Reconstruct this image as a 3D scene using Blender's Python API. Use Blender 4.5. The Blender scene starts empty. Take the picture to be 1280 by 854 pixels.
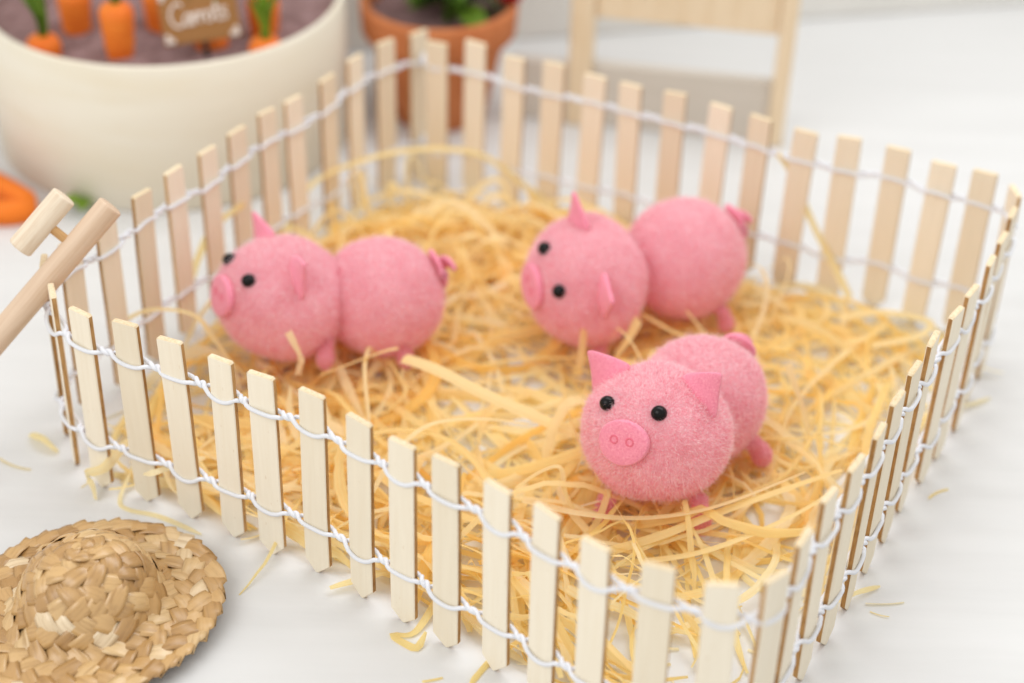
import bpy, math, random
import numpy as np
from mathutils import Matrix, Vector

SC = 0.01                      # everything below is written in centimetres; one Blender unit is a metre
scene = bpy.context.scene
COL = scene.collection
rng = np.random.default_rng(11)
random.seed(11)
PI = math.pi

# ------------------------------------------------------------------ camera
TH, RO = math.radians(35.154), math.radians(1.822)
cam_d = bpy.data.cameras.new('camera')
cam = bpy.data.objects.new('camera', cam_d)
COL.objects.link(cam)
scene.camera = cam
cR = Vector((math.cos(RO), math.sin(RO) * math.sin(TH), math.sin(RO) * math.cos(TH)))
cU = Vector((-math.sin(RO), math.cos(RO) * math.sin(TH), math.cos(RO) * math.cos(TH)))
cF = Vector((0, math.cos(TH), -math.sin(TH)))
mw = Matrix.Identity(4)
for i in range(3):
    mw[i][0], mw[i][1], mw[i][2] = cR[i], cU[i], -cF[i]
mw.translation = Vector((-1.75, -48.3, 37.21)) * SC
cam.matrix_world = mw
cam_d.lens, cam_d.sensor_width, cam_d.sensor_fit = 60.75, 36.0, 'HORIZONTAL'
cam_d.clip_start, cam_d.clip_end = 0.02, 20.0
cam_d.dof.use_dof = True
cam_d.dof.focus_distance = 0.525
cam_d.dof.aperture_fstop = 4.8
cam_d.dof.aperture_blades = 0

# ------------------------------------------------------------------ world and lamps (an indoor table by soft window light)
world = bpy.data.worlds.new('World')
scene.world = world
world.use_nodes = True
bgn = world.node_tree.nodes['Background']
bgn.inputs[0].default_value = (1.0, 0.985, 0.96, 1)
bgn.inputs[1].default_value = 0.86


def area(name, loc, target, size, power, col):
    l = bpy.data.lights.new(name, 'AREA')
    l.shape = 'RECTANGLE'
    l.size, l.size_y = size[0] * SC, size[1] * SC
    l.energy = power
    l.color = col
    o = bpy.data.objects.new(name, l)
    COL.objects.link(o)
    o.location = Vector(loc) * SC
    o.rotation_euler = (Vector(target) - Vector(loc)).to_track_quat('-Z', 'Y').to_euler()
    return o


area('window_light', (16, 30, 66), (12, 22, 0), (80, 40), 3.4, (0.97, 0.985, 1.0))
area('room_light', (-66, -58, 84), (-6, -4, 0), (80, 65), 5.0, (1.0, 0.985, 0.96))

vs = scene.view_settings
vs.view_transform = 'Standard'
vs.look = 'None'
vs.exposure = 0.08
vs.gamma = 1.0
vs.use_curve_mapping = False
try:
    scene.cycles.max_bounces = 18
    scene.cycles.diffuse_bounces = 14
    scene.cycles.transmission_bounces = 14
    scene.cycles.use_denoising = True
except Exception:
    pass


# ------------------------------------------------------------------ material helpers
def N(nt, typ, **kw):
    n = nt.nodes.new(typ)
    for k, v in kw.items():
        if k in n.inputs:
            n.inputs[k].default_value = v
        else:
            setattr(n, k, v)
    return n


def base_mat(name, col, rough=0.6, spec=0.4):
    m = bpy.data.materials.new(name)
    m.use_nodes = True
    nt = m.node_tree
    b = nt.nodes['Principled BSDF']
    b.inputs['Base Color'].default_value = (*col, 1)
    b.inputs['Roughness'].default_value = rough
    b.inputs['Specular IOR Level'].default_value = spec
    return m, nt, b


def noise(nt, scale, stretch=(1, 1, 1), detail=4, rough=0.55, coord='Object', rot=(0, 0, 0), rnd=False):
    tc = N(nt, 'ShaderNodeTexCoord')
    mp = N(nt, 'ShaderNodeMapping')
    mp.inputs['Scale'].default_value = stretch
    mp.inputs['Rotation'].default_value = rot
    nt.links.new(tc.outputs[coord], mp.inputs['Vector'])
    if rnd:                                    # another stretch of grain on every copy
        oi = N(nt, 'ShaderNodeObjectInfo')
        mul = N(nt, 'ShaderNodeMath', operation='MULTIPLY')
        mul.inputs[1].default_value = 37.0
        nt.links.new(oi.outputs['Random'], mul.inputs[0])
        cmb = N(nt, 'ShaderNodeCombineXYZ')
        for k in range(3):
            nt.links.new(mul.outputs[0], cmb.inputs[k])
        nt.links.new(cmb.outputs[0], mp.inputs['Location'])
    n = N(nt, 'ShaderNodeTexNoise')
    n.inputs['Scale'].default_value = scale
    n.inputs['Detail'].default_value = detail
    n.inputs['Roughness'].default_value = rough
    nt.links.new(mp.outputs[0], n.inputs['Vector'])
    return n.outputs['Fac']


def ramp(nt, fac, stops):
    r = N(nt, 'ShaderNodeValToRGB')
    el = r.color_ramp.elements
    while len(el) < len(stops):
        el.new(0.5)
    for e, (p, c) in zip(el, stops):
        e.position = p
        e.color = (*c, 1)
    nt.links.new(fac, r.inputs['Fac'])
    return r.outputs['Color']


def mixc(nt, fac, a, b, blend='MIX'):
    m = N(nt, 'ShaderNodeMix', data_type='RGBA', blend_type=blend)
    for sock, v in ((m.inputs[0], fac), (m.inputs[6], a), (m.inputs[7], b)):
        if hasattr(v, 'is_linked'):
            nt.links.new(v, sock)
        elif isinstance(v, (int, float)):
            sock.default_value = v
        else:
            sock.default_value = (*v, 1)
    return m.outputs[2]


def bump(nt, b, h, strength, dist):
    n = N(nt, 'ShaderNodeBump')
    n.inputs['Strength'].default_value = strength
    n.inputs['Distance'].default_value = dist * SC
    nt.links.new(h, n.inputs['Height'])
    nt.links.new(n.outputs[0], b.inputs['Normal'])


def obj_random(nt):
    return N(nt, 'ShaderNodeObjectInfo').outputs['Random']


M = {}
# white painted table with faint brush strokes
m, nt, b = base_mat('white_painted_board', (0.66, 0.66, 0.655), 0.5, 0.35)
s1 = noise(nt, 60, (0.09, 1.0, 1.0), 5, 0.6, rot=(0, 0, math.radians(-6)))
s2 = noise(nt, 9, (0.3, 1, 1), 3, rot=(0, 0, math.radians(-6)))
nt.links.new(ramp(nt, s1, [(0.3, (0.605, 0.604, 0.60)), (0.55, (0.64, 0.64, 0.637)), (0.8, (0.665, 0.665, 0.664))]), b.inputs['Base Color'])
mx = N(nt, 'ShaderNodeMath', operation='ADD')
nt.links.new(s1, mx.inputs[0]); nt.links.new(s2, mx.inputs[1])
bump(nt, b, mx.outputs[0], 0.25, 0.025)
M['table'] = m
m, nt, b = base_mat('pale_wall_paint', (0.70, 0.685, 0.65), 0.7, 0.3)
s1 = noise(nt, 25, (1, 1, 1), 4)
nt.links.new(ramp(nt, s1, [(0.3, (0.68, 0.665, 0.63)), (0.7, (0.72, 0.705, 0.67))]), b.inputs['Base Color'])
M['wall'] = m


def wood(name, c1, c2, rough=0.6, sc=55, stretch=(1, 1, 0.06), vary=0.12, spec=0.3, bmp=0.25, fleck=None):
    m, nt, b = base_mat(name, c1, rough, spec)
    g = noise(nt, sc * 10, stretch, 5, 0.62, rnd=True)
    col = ramp(nt, g, [(0.28, c2), (0.55, c1), (0.8, tuple(min(1, v * 1.05) for v in c1))])
    r = obj_random(nt)
    dark = mixc(nt, 1.0, col, (1 - vary, 1 - vary * 1.25, 1 - vary * 1.7), 'MULTIPLY')
    col = mixc(nt, r, col, dark)
    if fleck:
        fl = noise(nt, 900, (1, 1, 0.35), 2, 0.5, rnd=True)
        ff = ramp(nt, fl, [(0.70, (0, 0, 0)), (0.76, (1, 1, 1))])
        col = mixc(nt, ff, col, fleck)
    nt.links.new(col, b.inputs['Base Color'])
    bump(nt, b, g, bmp, 0.02)
    return m


M['slat'] = wood('cream_veneer', (0.84, 0.77, 0.635), (0.815, 0.735, 0.59), 0.62, fleck=(0.74, 0.64, 0.49))
M['slat_edge'] = wood('scorched_veneer_edge', (0.50, 0.295, 0.12), (0.30, 0.15, 0.05), 0.7, 90, (1, 1, 0.25), 0.3, 0.2, 0.6)
M['slat_top'] = wood('cut_veneer_end', (0.78, 0.66, 0.47), (0.64, 0.48, 0.28), 0.75, 120, (1, 1, 1), 0.1, 0.2, 0.8)
M['dowel'] = wood('bare_dowel', (0.66, 0.50, 0.365), (0.57, 0.40, 0.27), 0.55, 45, (1, 1, 0.05), 0.05, 0.35, 0.4)
M['dowel_pale'] = wood('pale_bare_dowel', (0.76, 0.65, 0.51), (0.64, 0.50, 0.36), 0.7, 70, (1, 1, 0.08), 0.05, 0.25, 0.9)
M['peg'] = wood('peg_wood', (0.55, 0.33, 0.14), (0.42, 0.22, 0.08), 0.6, 60, (1, 1, 0.08), 0.05)
M['veneer'] = wood('poplar_veneer', (0.76, 0.71, 0.60), (0.73, 0.66, 0.52), 0.6, 8, (0.15, 0.15, 1.0), 0.03, 0.3, 0.1)
M['stand'] = wood('pale_stand_wood', (0.78, 0.64, 0.46), (0.72, 0.56, 0.37), 0.6, 30, (1, 1, 0.1), 0.06)
M['stand_panel'] = wood('grey_beige_board', (0.60, 0.55, 0.49), (0.56, 0.51, 0.45), 0.6, 20, (0.1, 1, 1), 0.03)

m, nt, b = base_mat('white_paper_cord', (0.74, 0.755, 0.80), 0.6, 0.3)
bump(nt, b, noise(nt, 1500, (1, 1, 1), 5, 0.7), 0.8, 0.03)
M['cord'] = m

# raffia: thin, lets light through; strands differ in tint
m, nt, b = base_mat('raffia', (0.85, 0.6, 0.28), 0.5, 0.25)
at = N(nt, 'ShaderNodeAttribute', attribute_name='tint')
g = noise(nt, 500, (1, 1, 1), 4)
c1 = ramp(nt, at.outputs['Fac'], [(0.0, (0.98, 0.715, 0.25)), (0.3, (0.99, 0.83, 0.41)), (0.65, (0.992, 0.89, 0.56)), (1.0, (0.992, 0.945, 0.75))])
c2 = mixc(nt, 0.35, c1, mixc(nt, 1.0, c1, ramp(nt, g, [(0.3, (0.97, 0.90, 0.78)), (0.7, (1, 1, 1))]), 'MULTIPLY'))
nt.links.new(c2, b.inputs['Base Color'])
tr = N(nt, 'ShaderNodeBsdfTranslucent')
nt.links.new(c2, tr.inputs['Color'])
ms = N(nt, 'ShaderNodeMixShader')
ms.inputs[0].default_value = 0.6
nt.links.new(b.outputs[0], ms.inputs[1]); nt.links.new(tr.outputs[0], ms.inputs[2])
nt.links.new(ms.outputs[0], nt.nodes['Material Output'].inputs['Surface'])
uvn = N(nt, 'ShaderNodeAttribute', attribute_name='across')
wv = N(nt, 'ShaderNodeTexNoise', noise_dimensions='1D')
wv.inputs['Scale'].default_value = 7.0
nt.links.new(uvn.outputs['Fac'], wv.inputs['W'])
c3 = mixc(nt, 1.0, c2, ramp(nt, wv.outputs['Fac'], [(0.35, (0.99, 0.94, 0.84)), (0.6, (1, 1, 1))]), 'MULTIPLY')
nt.links.new(c3, b.inputs['Base Color']); nt.links.new(c3, tr.inputs['Color'])
bump(nt, b, wv.outputs['Fac'], 0.6, 0.02)
M['raffia'] = m

# pink plush
m, nt, b = base_mat('pink_plush', (0.84, 0.33, 0.42), 0.9, 0.1)
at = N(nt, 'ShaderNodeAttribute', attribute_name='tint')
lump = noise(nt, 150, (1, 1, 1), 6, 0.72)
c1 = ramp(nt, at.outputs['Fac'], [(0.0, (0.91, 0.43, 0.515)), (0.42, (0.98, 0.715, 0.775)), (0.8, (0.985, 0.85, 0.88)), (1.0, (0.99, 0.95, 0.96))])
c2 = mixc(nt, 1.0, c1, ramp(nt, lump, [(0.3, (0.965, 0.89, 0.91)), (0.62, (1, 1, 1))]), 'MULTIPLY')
nt.links.new(c2, b.inputs['Base Color'])
b.inputs['Sheen Weight'].default_value = 0.35
b.inputs['Sheen Roughness'].default_value = 0.5
b.inputs['Sheen Tint'].default_value = (1, 0.8, 0.84, 1)
tr = N(nt, 'ShaderNodeBsdfTranslucent')
nt.links.new(c2, tr.inputs['Color'])
ms = N(nt, 'ShaderNodeMixShader')
ms.inputs[0].default_value = 0.5
nt.links.new(b.outputs[0], ms.inputs[1]); nt.links.new(tr.outputs[0], ms.inputs[2])
nt.links.new(ms.outputs[0], nt.nodes['Material Output'].inputs['Surface'])
M['plush'] = m
m, nt, b = base_mat('pink_felt', (0.83, 0.235, 0.345), 0.9, 0.1)
g = noise(nt, 1400, (1, 1, 1), 4, 0.7)
nt.links.new(ramp(nt, g, [(0.25, (0.72, 0.19, 0.285)), (0.55, (0.83, 0.285, 0.385)), (0.8, (0.90, 0.42, 0.49))]), b.inputs['Base Color'])
b.inputs['Sheen Weight'].default_value = 0.4
b.inputs['Sheen Tint'].default_value = (1, 0.75, 0.8, 1)
bump(nt, b, g, 0.7, 0.03)
M['felt'] = m
m, nt, b = base_mat('dark_pink_felt', (0.72, 0.17, 0.24), 0.9, 0.1)
bump(nt, b, noise(nt, 1200), 0.5, 0.02)
M['felt_dark'] = m
m, nt, b = base_mat('black_bead', (0.006, 0.0055, 0.006), 0.2, 0.18)
bump(nt, b, noise(nt, 500), 0.12, 0.01)
M['bead'] = m

# dried leaf plait of the hat
m, nt, b = base_mat('dried_leaf', (0.62, 0.40, 0.18), 0.3, 0.7)
g = noise(nt, 700, (0.05, 1, 1), 4, 0.65, rnd=True)
r = obj_random(nt)
c1 = ramp(nt, r, [(0.0, (0.40, 0.225, 0.08)), (0.35, (0.51, 0.31, 0.125)), (0.72, (0.58, 0.37, 0.16)), (0.93, (0.64, 0.45, 0.23)), (1.0, (0.74, 0.61, 0.43))])
c2 = mixc(nt, 1.0, c1, ramp(nt, g, [(0.3, (0.72, 0.66, 0.58)), (0.5, (0.97, 0.96, 0.94)), (0.75, (1.05, 1.05, 1.05))]), 'MULTIPLY')
nt.links.new(c2, b.inputs['Base Color'])
bump(nt, b, g, 0.55, 0.02)
M['leaf'] = m
m, nt, b = base_mat('hat_gap_shade', (0.15, 0.075, 0.028), 0.8, 0.2)  # dark colour painted in for the shade between the plait leaves
bump(nt, b, noise(nt, 300), 0.6, 0.05)
M['shade_shell'] = m

m, nt, b = base_mat('terracotta', (0.50, 0.17, 0.06), 0.75, 0.25)
g = noise(nt, 60, (1, 1, 1), 5)
nt.links.new(ramp(nt, g, [(0.3, (0.44, 0.135, 0.045)), (0.7, (0.56, 0.20, 0.075))]), b.inputs['Base Color'])
bump(nt, b, g, 0.3, 0.03)
M['terracotta'] = m
m, nt, b = base_mat('mauve_brown_soil', (0.22, 0.13, 0.125), 0.95, 0.1)
g = noise(nt, 120, (1, 1, 1), 6, 0.7)
nt.links.new(ramp(nt, g, [(0.3, (0.15, 0.085, 0.08)), (0.5, (0.25, 0.155, 0.15)), (0.75, (0.36, 0.24, 0.245))]), b.inputs['Base Color'])
bump(nt, b, g, 1.0, 0.12)
M['soil'] = m
m, nt, b = base_mat('carrot_orange', (0.82, 0.20, 0.02), 0.6, 0.3)
g = noise(nt, 70, (1, 1, 5), 3)
nt.links.new(ramp(nt, g, [(0.3, (0.70, 0.13, 0.012)), (0.7, (0.86, 0.25, 0.03))]), b.inputs['Base Color'])
M['carrot'] = m
m, nt, b = base_mat('leaf_green', (0.12, 0.22, 0.012), 0.55, 0.35)
r = obj_random(nt)
nt.links.new(ramp(nt, r, [(0.0, (0.05, 0.105, 0.008)), (0.5, (0.10, 0.19, 0.012)), (1.0, (0.19, 0.31, 0.02))]), b.inputs['Base Color'])
M['green'] = m
m, nt, b = base_mat('red_petal', (0.60, 0.02, 0.045), 0.5, 0.3)
M['petal'] = m
m, nt, b = base_mat('orange_felt', (0.84, 0.20, 0.015), 0.6, 0.3)
bump(nt, b, noise(nt, 500), 0.3, 0.02)
M['orange'] = m
m, nt, b = base_mat('brown_card', (0.32, 0.155, 0.055), 0.75, 0.2)
bump(nt, b, noise(nt, 300), 0.3, 0.02)
M['card'] = m
m, nt, b = base_mat('chalk_white', (0.78, 0.70, 0.64), 0.9, 0.1)
M['chalk'] = m
m, nt, b = base_mat('dark_stake', (0.045, 0.035, 0.03), 0.6, 0.3)
M['stake'] = m


# ------------------------------------------------------------------ mesh helpers (input in cm, stored in metres)
def mesh_data(name, v, f, mats=(), fmat=None, smooth=True, attrs=None, normals=None):
    me = bpy.data.meshes.new(name)
    v = np.asarray(v, float) * SC
    if isinstance(f, np.ndarray):
        k = f.shape[1]
        me.vertices.add(len(v)); me.vertices.foreach_set('co', v.ravel())
        me.loops.add(f.size); me.loops.foreach_set('vertex_index', f.ravel().astype(np.int32))
        me.polygons.add(len(f))
        me.polygons.foreach_set('loop_start', np.arange(0, f.size, k, dtype=np.int32))
        me.polygons.foreach_set('loop_total', np.full(len(f), k, np.int32))
        me.update(calc_edges=True)
    else:
        me.from_pydata([tuple(x) for x in v], [], f)
    for mt in mats:
        me.materials.append(mt)
    if fmat is not None:
        me.polygons.foreach_set('material_index', np.asarray(fmat, np.int32))
    me.polygons.foreach_set('use_smooth', np.full(len(me.polygons), bool(smooth)))
    for an, vals in (attrs or {}).items():
        a = me.attributes.new(an, 'FLOAT', 'POINT')
        a.data.foreach_set('value', np.asarray(vals, np.float32))
    me.validate()
    me.update()
    if normals is not None:                    # nap shades like the pile it belongs to
        me.normals_split_custom_set_from_vertices([tuple(q) for q in normals])
    return me


def put(name, data, parent=None, loc=(0, 0, 0), rot=None, scale=None):
    o = bpy.data.objects.new(name, data)
    COL.objects.link(o)
    if parent is not None:
        o.parent = parent
    mat = Matrix.Translation(Vector(loc) * SC)
    if rot is not None:
        mat = mat @ (rot.to_4x4() if isinstance(rot, Matrix) else Matrix.Rotation(rot, 4, 'Z'))
    if scale is not None:
        mat = mat @ Matrix.Diagonal((*scale, 1))
    o.matrix_basis = mat
    return o


def thing(name, label, cat, loc=(0, 0, 0), group=None, rot=None):
    o = put(name, None, None, loc, rot)
    o.empty_display_size = 0.01
    return tag(o, label, cat, group)


def tag(o, label, cat, group=None):
    o['label'] = label
    o['category'] = cat
    if group:
        o['group'] = group
    return o


def frame_from(x, up=(0, 0, 1)):
    x = Vector(x).normalized()
    y = Vector(up).cross(x).normalized()
    z = x.cross(y)
    return Matrix((x, y, z)).transposed()


def lathe(profile, seg=64, close=False):
    """profile: list of (r, z) from first to last"""
    v, f = [], []
    n = len(profile)
    for i in range(seg):
        a = 2 * PI * i / seg
        for (r, z) in profile:
            v.append((r * math.cos(a), r * math.sin(a), z))
    for i in range(seg):
        j = (i + 1) % seg
        for k in range(n - 1):
            f.append((i * n + k, j * n + k, j * n + k + 1, i * n + k + 1))
    return np.array(v), f


def tube(path, rad, seg=10, caps=True, closed=False):
    P = np.asarray(path, float)
    n = len(P)
    R = np.full(n, rad) if np.isscalar(rad) else np.asarray(rad, float)
    T = np.gradient(P, axis=0)
    T /= np.linalg.norm(T, axis=1)[:, None] + 1e-12
    u = np.cross(T[0], (0, 0, 1))
    if np.linalg.norm(u) < 1e-3:
        u = np.cross(T[0], (0, 1, 0))
    u /= np.linalg.norm(u)
    ang = np.linspace(0, 2 * PI, seg, endpoint=False)
    V = np.zeros((n, seg, 3))
    for i in range(n):
        u = u - T[i] * (u @ T[i])
        u /= np.linalg.norm(u) + 1e-12
        w = np.cross(T[i], u)
        V[i] = P[i] + R[i] * (np.cos(ang)[:, None] * u + np.sin(ang)[:, None] * w)
    f = []
    for i in range(n - 1):
        for k in range(seg):
            k2 = (k + 1) % seg
            f.append((i * seg + k, i * seg + k2, (i + 1) * seg + k2, (i + 1) * seg + k))
    if caps:
        f.append(tuple(range(seg - 1, -1, -1)))
        f.append(tuple((n - 1) * seg + k for k in range(seg)))
    return V.reshape(-1, 3), f


def box_bevel(sx, sy, sz, bv, z0=0.0):
    """chamfered box centred in x, y, standing on z0"""
    v, f = [], []
    xs, ys, zs = sx / 2, sy / 2, sz / 2
    idx = {}
    for X in (-1, 1):
        for Y in (-1, 1):
            for Z in (-1, 1):
                for ax in range(3):
                    c = [X * (xs - bv), Y * (ys - bv), Z * (zs - bv)]
                    c[ax] = (X * xs, Y * ys, Z * zs)[ax]
                    idx[(X, Y, Z, ax)] = len(v)
                    v.append((c[0], c[1], c[2] + zs + z0))
    for ax in range(3):
        a1, a2 = [k for k in range(3) if k != ax]
        for s in (-1, 1):
            q = []
            for (p, r) in ((-1, -1), (1, -1), (1, 1), (-1, 1)):
                k = [0, 0, 0]
                k[ax], k[a1], k[a2] = s, p, r
                q.append(idx[(*k, ax)])
            f.append(tuple(q))
    for ax in range(3):
        a1, a2 = [k for k in range(3) if k != ax]
        for p in (-1, 1):
            for r in (-1, 1):
                q = []
                for s, fc in ((-1, a1), (1, a1), (1, a2), (-1, a2)):
                    k = [0, 0, 0]
                    k[ax], k[a1], k[a2] = s, p, r
                    q.append(idx[(*k, fc)])
                f.append(tuple(q))
    for X in (-1, 1):
        for Y in (-1, 1):
            for Z in (-1, 1):
                f.append(tuple(idx[(X, Y, Z, a)] for a in range(3)))
    return np.array(v), f


def fix_normals(me):
    import bmesh
    bm = bmesh.new()
    bm.from_mesh(me)
    bmesh.ops.recalc_face_normals(bm, faces=bm.faces)
    bm.to_mesh(me)
    bm.free()
    return me


# ------------------------------------------------------------------ the setting
v, f = box_bevel(220, 170, 2.0, 0.1, -2.0)
t = put('table_top', fix_normals(mesh_data('table_top', v, f, (M['table'],), smooth=False)), loc=(0, -25, 0))
t['kind'] = 'structure'
v, f = box_bevel(220, 3.0, 40, 0.1, 0.02)
wdir = math.atan2(36.83 - 30.48, 24.64 + 2.23)
wl = put('back_wall', fix_normals(mesh_data('back_wall', v, f, (M['wall'],), smooth=False)),
         loc=(-2.23 - 1.5 * -math.sin(wdir) * -1, 30.48 + 1.5 * math.cos(wdir), 0), rot=wdir)
wl['kind'] = 'structure'

# ------------------------------------------------------------------ picket fence
SLATS = [(-5.14, 15.37), (-3.61, 15.26), (-2.09, 14.06), (-0.48, 13.64), (1.1, 12.87), (2.63, 12.12), (4.24, 11.32), (5.86, 10.74),
         (7.29, 9.67), (8.82, 8.76), (10.49, 8.19), (12.21, 7.73), (13.54, 6.62), (15.02, 6.02), (15.87, 4.96), (15.4, 3.18),
         (14.61, 1.64), (13.92, -0.03), (12.97, -1.61), (12.19, -2.96), (11.21, -4.51), (10.44, -6.04), (9.61, -7.56), (8.8, -9.2),
         (7.92, -10.75), (7.06, -12.2), (6.09, -13.87), (5.23, -15.44), (3.91, -15.7), (2.25, -15.24), (0.72, -14.42), (-0.61, -13.31),
         (-1.92, -12.25), (-3.41, -11.31), (-4.74, -10.34), (-6.07, -9.34), (-7.55, -8.28), (-9.08, -7.5), (-10.42, -6.74), (-11.93, -5.9),
         (-13.49, -5.14), (-15.1, -4.51), (-16.24, -3.41), (-16.9, -1.83), (-16.45, -0.38), (-15.46, 0.95), (-14.65, 2.68), (-13.79, 4.31),
         (-12.85, 5.84), (-12.05, 7.46), (-11.15, 8.86), (-10.23, 10.22), (-9.21, 11.87), (-8.33, 13.68), (-7.24, 15.14), (-5.95, 16.28)]
SL = np.array(SLATS)
HGT, SW, ST = 7.0, 0.92, 0.20
seg_len = np.linalg.norm(np.diff(SL, axis=0), axis=1)
ARC = np.r_[0, np.cumsum(seg_len)]


def path_at(s):
    """Catmull-Rom through the slat centres, by arc parameter"""
    i = np.clip(np.searchsorted(ARC, s, side='right') - 1, 0, len(SL) - 2)
    u = ((s - ARC[i]) / seg_len[i])[:, None]
    g = lambda k: SL[np.clip(k, 0, len(SL) - 1)]
    p0, p1, p2, p3 = g(i - 1), g(i), g(i + 1), g(i + 2)
    return 0.5 * (2 * p1 + (p2 - p0) * u + (2 * p0 - 5 * p1 + 4 * p2 - p3) * u ** 2 + (-p0 + 3 * p1 - 3 * p2 + p3) * u ** 3)


def tang(s):
    s = np.clip(s, 0.0, ARC[-1])
    d = path_at(s + 0.25) - path_at(s - 0.25)
    return d / np.linalg.norm(d, axis=1)[:, None]


SLT = tang(ARC)
# clockwise seen from above, so the outside is on the left of the direction of travel
OUT = np.c_[-SLT[:, 1], SLT[:, 0]]


def slat_mesh(k):
    r = random.Random(100 + k)
    w, t2, bv = SW / 2, ST / 2, 0.03
    h = HGT + r.uniform(-0.05, 0.08)
    tipx = r.uniform(-0.06, 0.06)
    sh = 0.40 + r.uniform(-0.07, 0.07)
    tl, tr_ = h + r.uniform(-0.05, 0.05), h + r.uniform(-0.05, 0.05)
    wob = lambda: r.uniform(-0.012, 0.012)
    out = [(tipx - 0.05, 0.0), (tipx + 0.05, 0.0), (w + wob(), sh), (w + wob(), h * 0.35), (w + wob(), h * 0.7), (w + wob(), tr_ - 0.05),
           (w - 0.06, tr_), (-w + 0.06, tl), (-w + wob(), tl - 0.05), (-w + wob(), h * 0.7), (-w + wob(), h * 0.35), (-w + wob(), sh + r.uniform(-0.05, 0.05))]
    n = len(out)
    cx_, cz = 0.0, h / 2
    warp_x, warp_y = r.uniform(-0.03, 0.03), r.uniform(-0.02, 0.02)
    v = []
    for (yy, ins) in ((-t2, bv), (-t2 + bv, 0), (t2 - bv, 0), (t2, bv)):
        for (x, z) in out:
            dx = -math.copysign(min(ins, abs(x)), x) if ins else 0
            dz = (ins if z < cz else -ins) * (0.6 if abs(z - cz) > h / 2 - 0.5 else 0.0) if ins else 0
            v.append((x + dx + warp_x * math.sin(PI * z / h), yy + warp_y * math.sin(PI * z / h), z + dz))
    f, fm = [], []
    f.append(tuple(range(n))); fm.append(0)
    for l in range(3):
        for k2 in range(n):
            k3 = (k2 + 1) % n
            f.append((l * n + k2, (l + 1) * n + k2, (l + 1) * n + k3, l * n + k3))
            top = k2 in (5, 6, 7)
            fm.append((2 if top else 1) if l == 1 else (2 if top else 0))
    f.append(tuple(3 * n + k2 for k2 in range(n - 1, -1, -1))); fm.append(0)
    return fix_normals(mesh_data('slat', v, f, (M['slat'], M['slat_edge'], M['slat_top']), fm, smooth=False))


slat_meshes = [slat_mesh(k) for k in range(9)]
fence = thing('picket_fence', 'square miniature picket fence of cream wooden slats tied with white cord', 'fence', (0, 0, 0))
for i, (x, y) in enumerate(SLATS):
    yaw = math.atan2(SLT[i][1], SLT[i][0]) + math.radians(random.uniform(-3.5, 3.5))
    if i == 0:
        yaw -= math.radians(12)
    if i == 42:
        yaw = math.radians(110)
    if i == 43:
        yaw = math.radians(100)
    rot = Matrix.Rotation(yaw, 3, 'Z') @ Matrix.Rotation(math.radians(random.uniform(-0.9, 0.9)), 3, 'Y') @ Matrix.Rotation(math.radians(random.uniform(-0.6, 0.6)), 3, 'X')
    if random.random() < 0.5:
        rot = rot @ Matrix.Rotation(PI, 3, 'Z')
    put('slat', slat_meshes[(i * 5 + i // 9) % 9], fence, (x, y, 0.0), rot)


CR = np.random.default_rng(21)
CJ = {z: (CR.uniform(0.0, 1.0, 80), CR.normal(0, 0.045, 80), CR.uniform(-0.5, 0.5, 80), CR.uniform(0.72, 1.05, 80)) for z in (5.72, 1.95)}


def cord_path(zc, which, phase):
    pts = []
    j_sag, j_z, j_ph, j_r = CJ[zc]
    rr = 0.070
    for i in range(len(SL)):
        odd = (i + phase) % 2
        s0 = ARC[i]
        ext = min(0.60, 0.42 * min(seg_len[max(i - 1, 0)], seg_len[min(i, len(SL) - 2)]))
        # across the slat
        for u in np.linspace(-1, 1, 9):
            s = np.array([s0 + u * ext * 0.92])
            off = (ST / 2 + rr * 1.12) * (1 - 0.30 * u ** 6)
            sag = ((0.14 + 0.14 * j_sag[i]) if odd else 0.02 + 0.06 * j_sag[i]) * (1 - u * u)
            z = zc + j_z[i] + (-sag if which == 0 else 0.5 * sag)
            pts.append((s[0], off if which == 0 else -off, z))
        if i == len(SL) - 1:
            break
        s1 = ARC[i + 1]
        a = s0 + ext
        ext2 = min(0.60, 0.42 * min(seg_len[i], seg_len[min(i + 1, len(SL) - 2)]))
        b_ = s1 - ext2
        if b_ - a < 0.12:
            continue
        turns = 1
        for u in np.linspace(0.05, 0.95, 16):
            ph = 2 * PI * turns * u + (0 if which == 0 else PI) + j_ph[i] * math.sin(PI * u)
            rad = (rr * 0.86 + 0.07 * (abs(2 * u - 1) ** 4)) * j_r[i]
            pts.append((a + u * (b_ - a), rad * math.cos(ph), zc + rad * math.sin(ph) + 0.03 + j_z[i] * (1 - u) + j_z[i + 1] * u))
    p = np.array(pts)
    xy = path_at(p[:, 0])
    tg = tang(p[:, 0])
    nn = np.c_[-tg[:, 1], tg[:, 0]]
    return np.c_[xy + nn * p[:, 1:2], p[:, 2] + 0.06 * np.sin(p[:, 0] * 0.9)]


for (nm, zc, ph) in (('upper_cord', 5.72, 1), ('lower_cord', 1.95, 0)):
    for which in (0, 1):
        v, f = tube(cord_path(zc, which, ph), 0.071, 8)
        put(nm, fix_normals(mesh_data(nm, v, f, (M['cord'],))), fence)
# the knot where the two ends of the fence meet at the back corner
for zc in (5.72, 1.95):
    a, b_ = np.array([-5.95, 16.28]), np.array([-5.14, 15.37])
    n2 = OUT[0]
    pts = []
    for u in np.linspace(0, 1, 60):
        c = (a + (b_ - a) * (0.2 + 0.6 * u))
        ang = u * 2 * PI * 3
        pts.append((*(c + n2 * 0.36 * math.cos(ang)), zc + 0.14 + 0.16 * math.sin(ang)))
    v, f = tube(pts, 0.075, 8)
    put('cord_knot', fix_normals(mesh_data('cord_knot', v, f, (M['cord'],))), fence)


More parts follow.
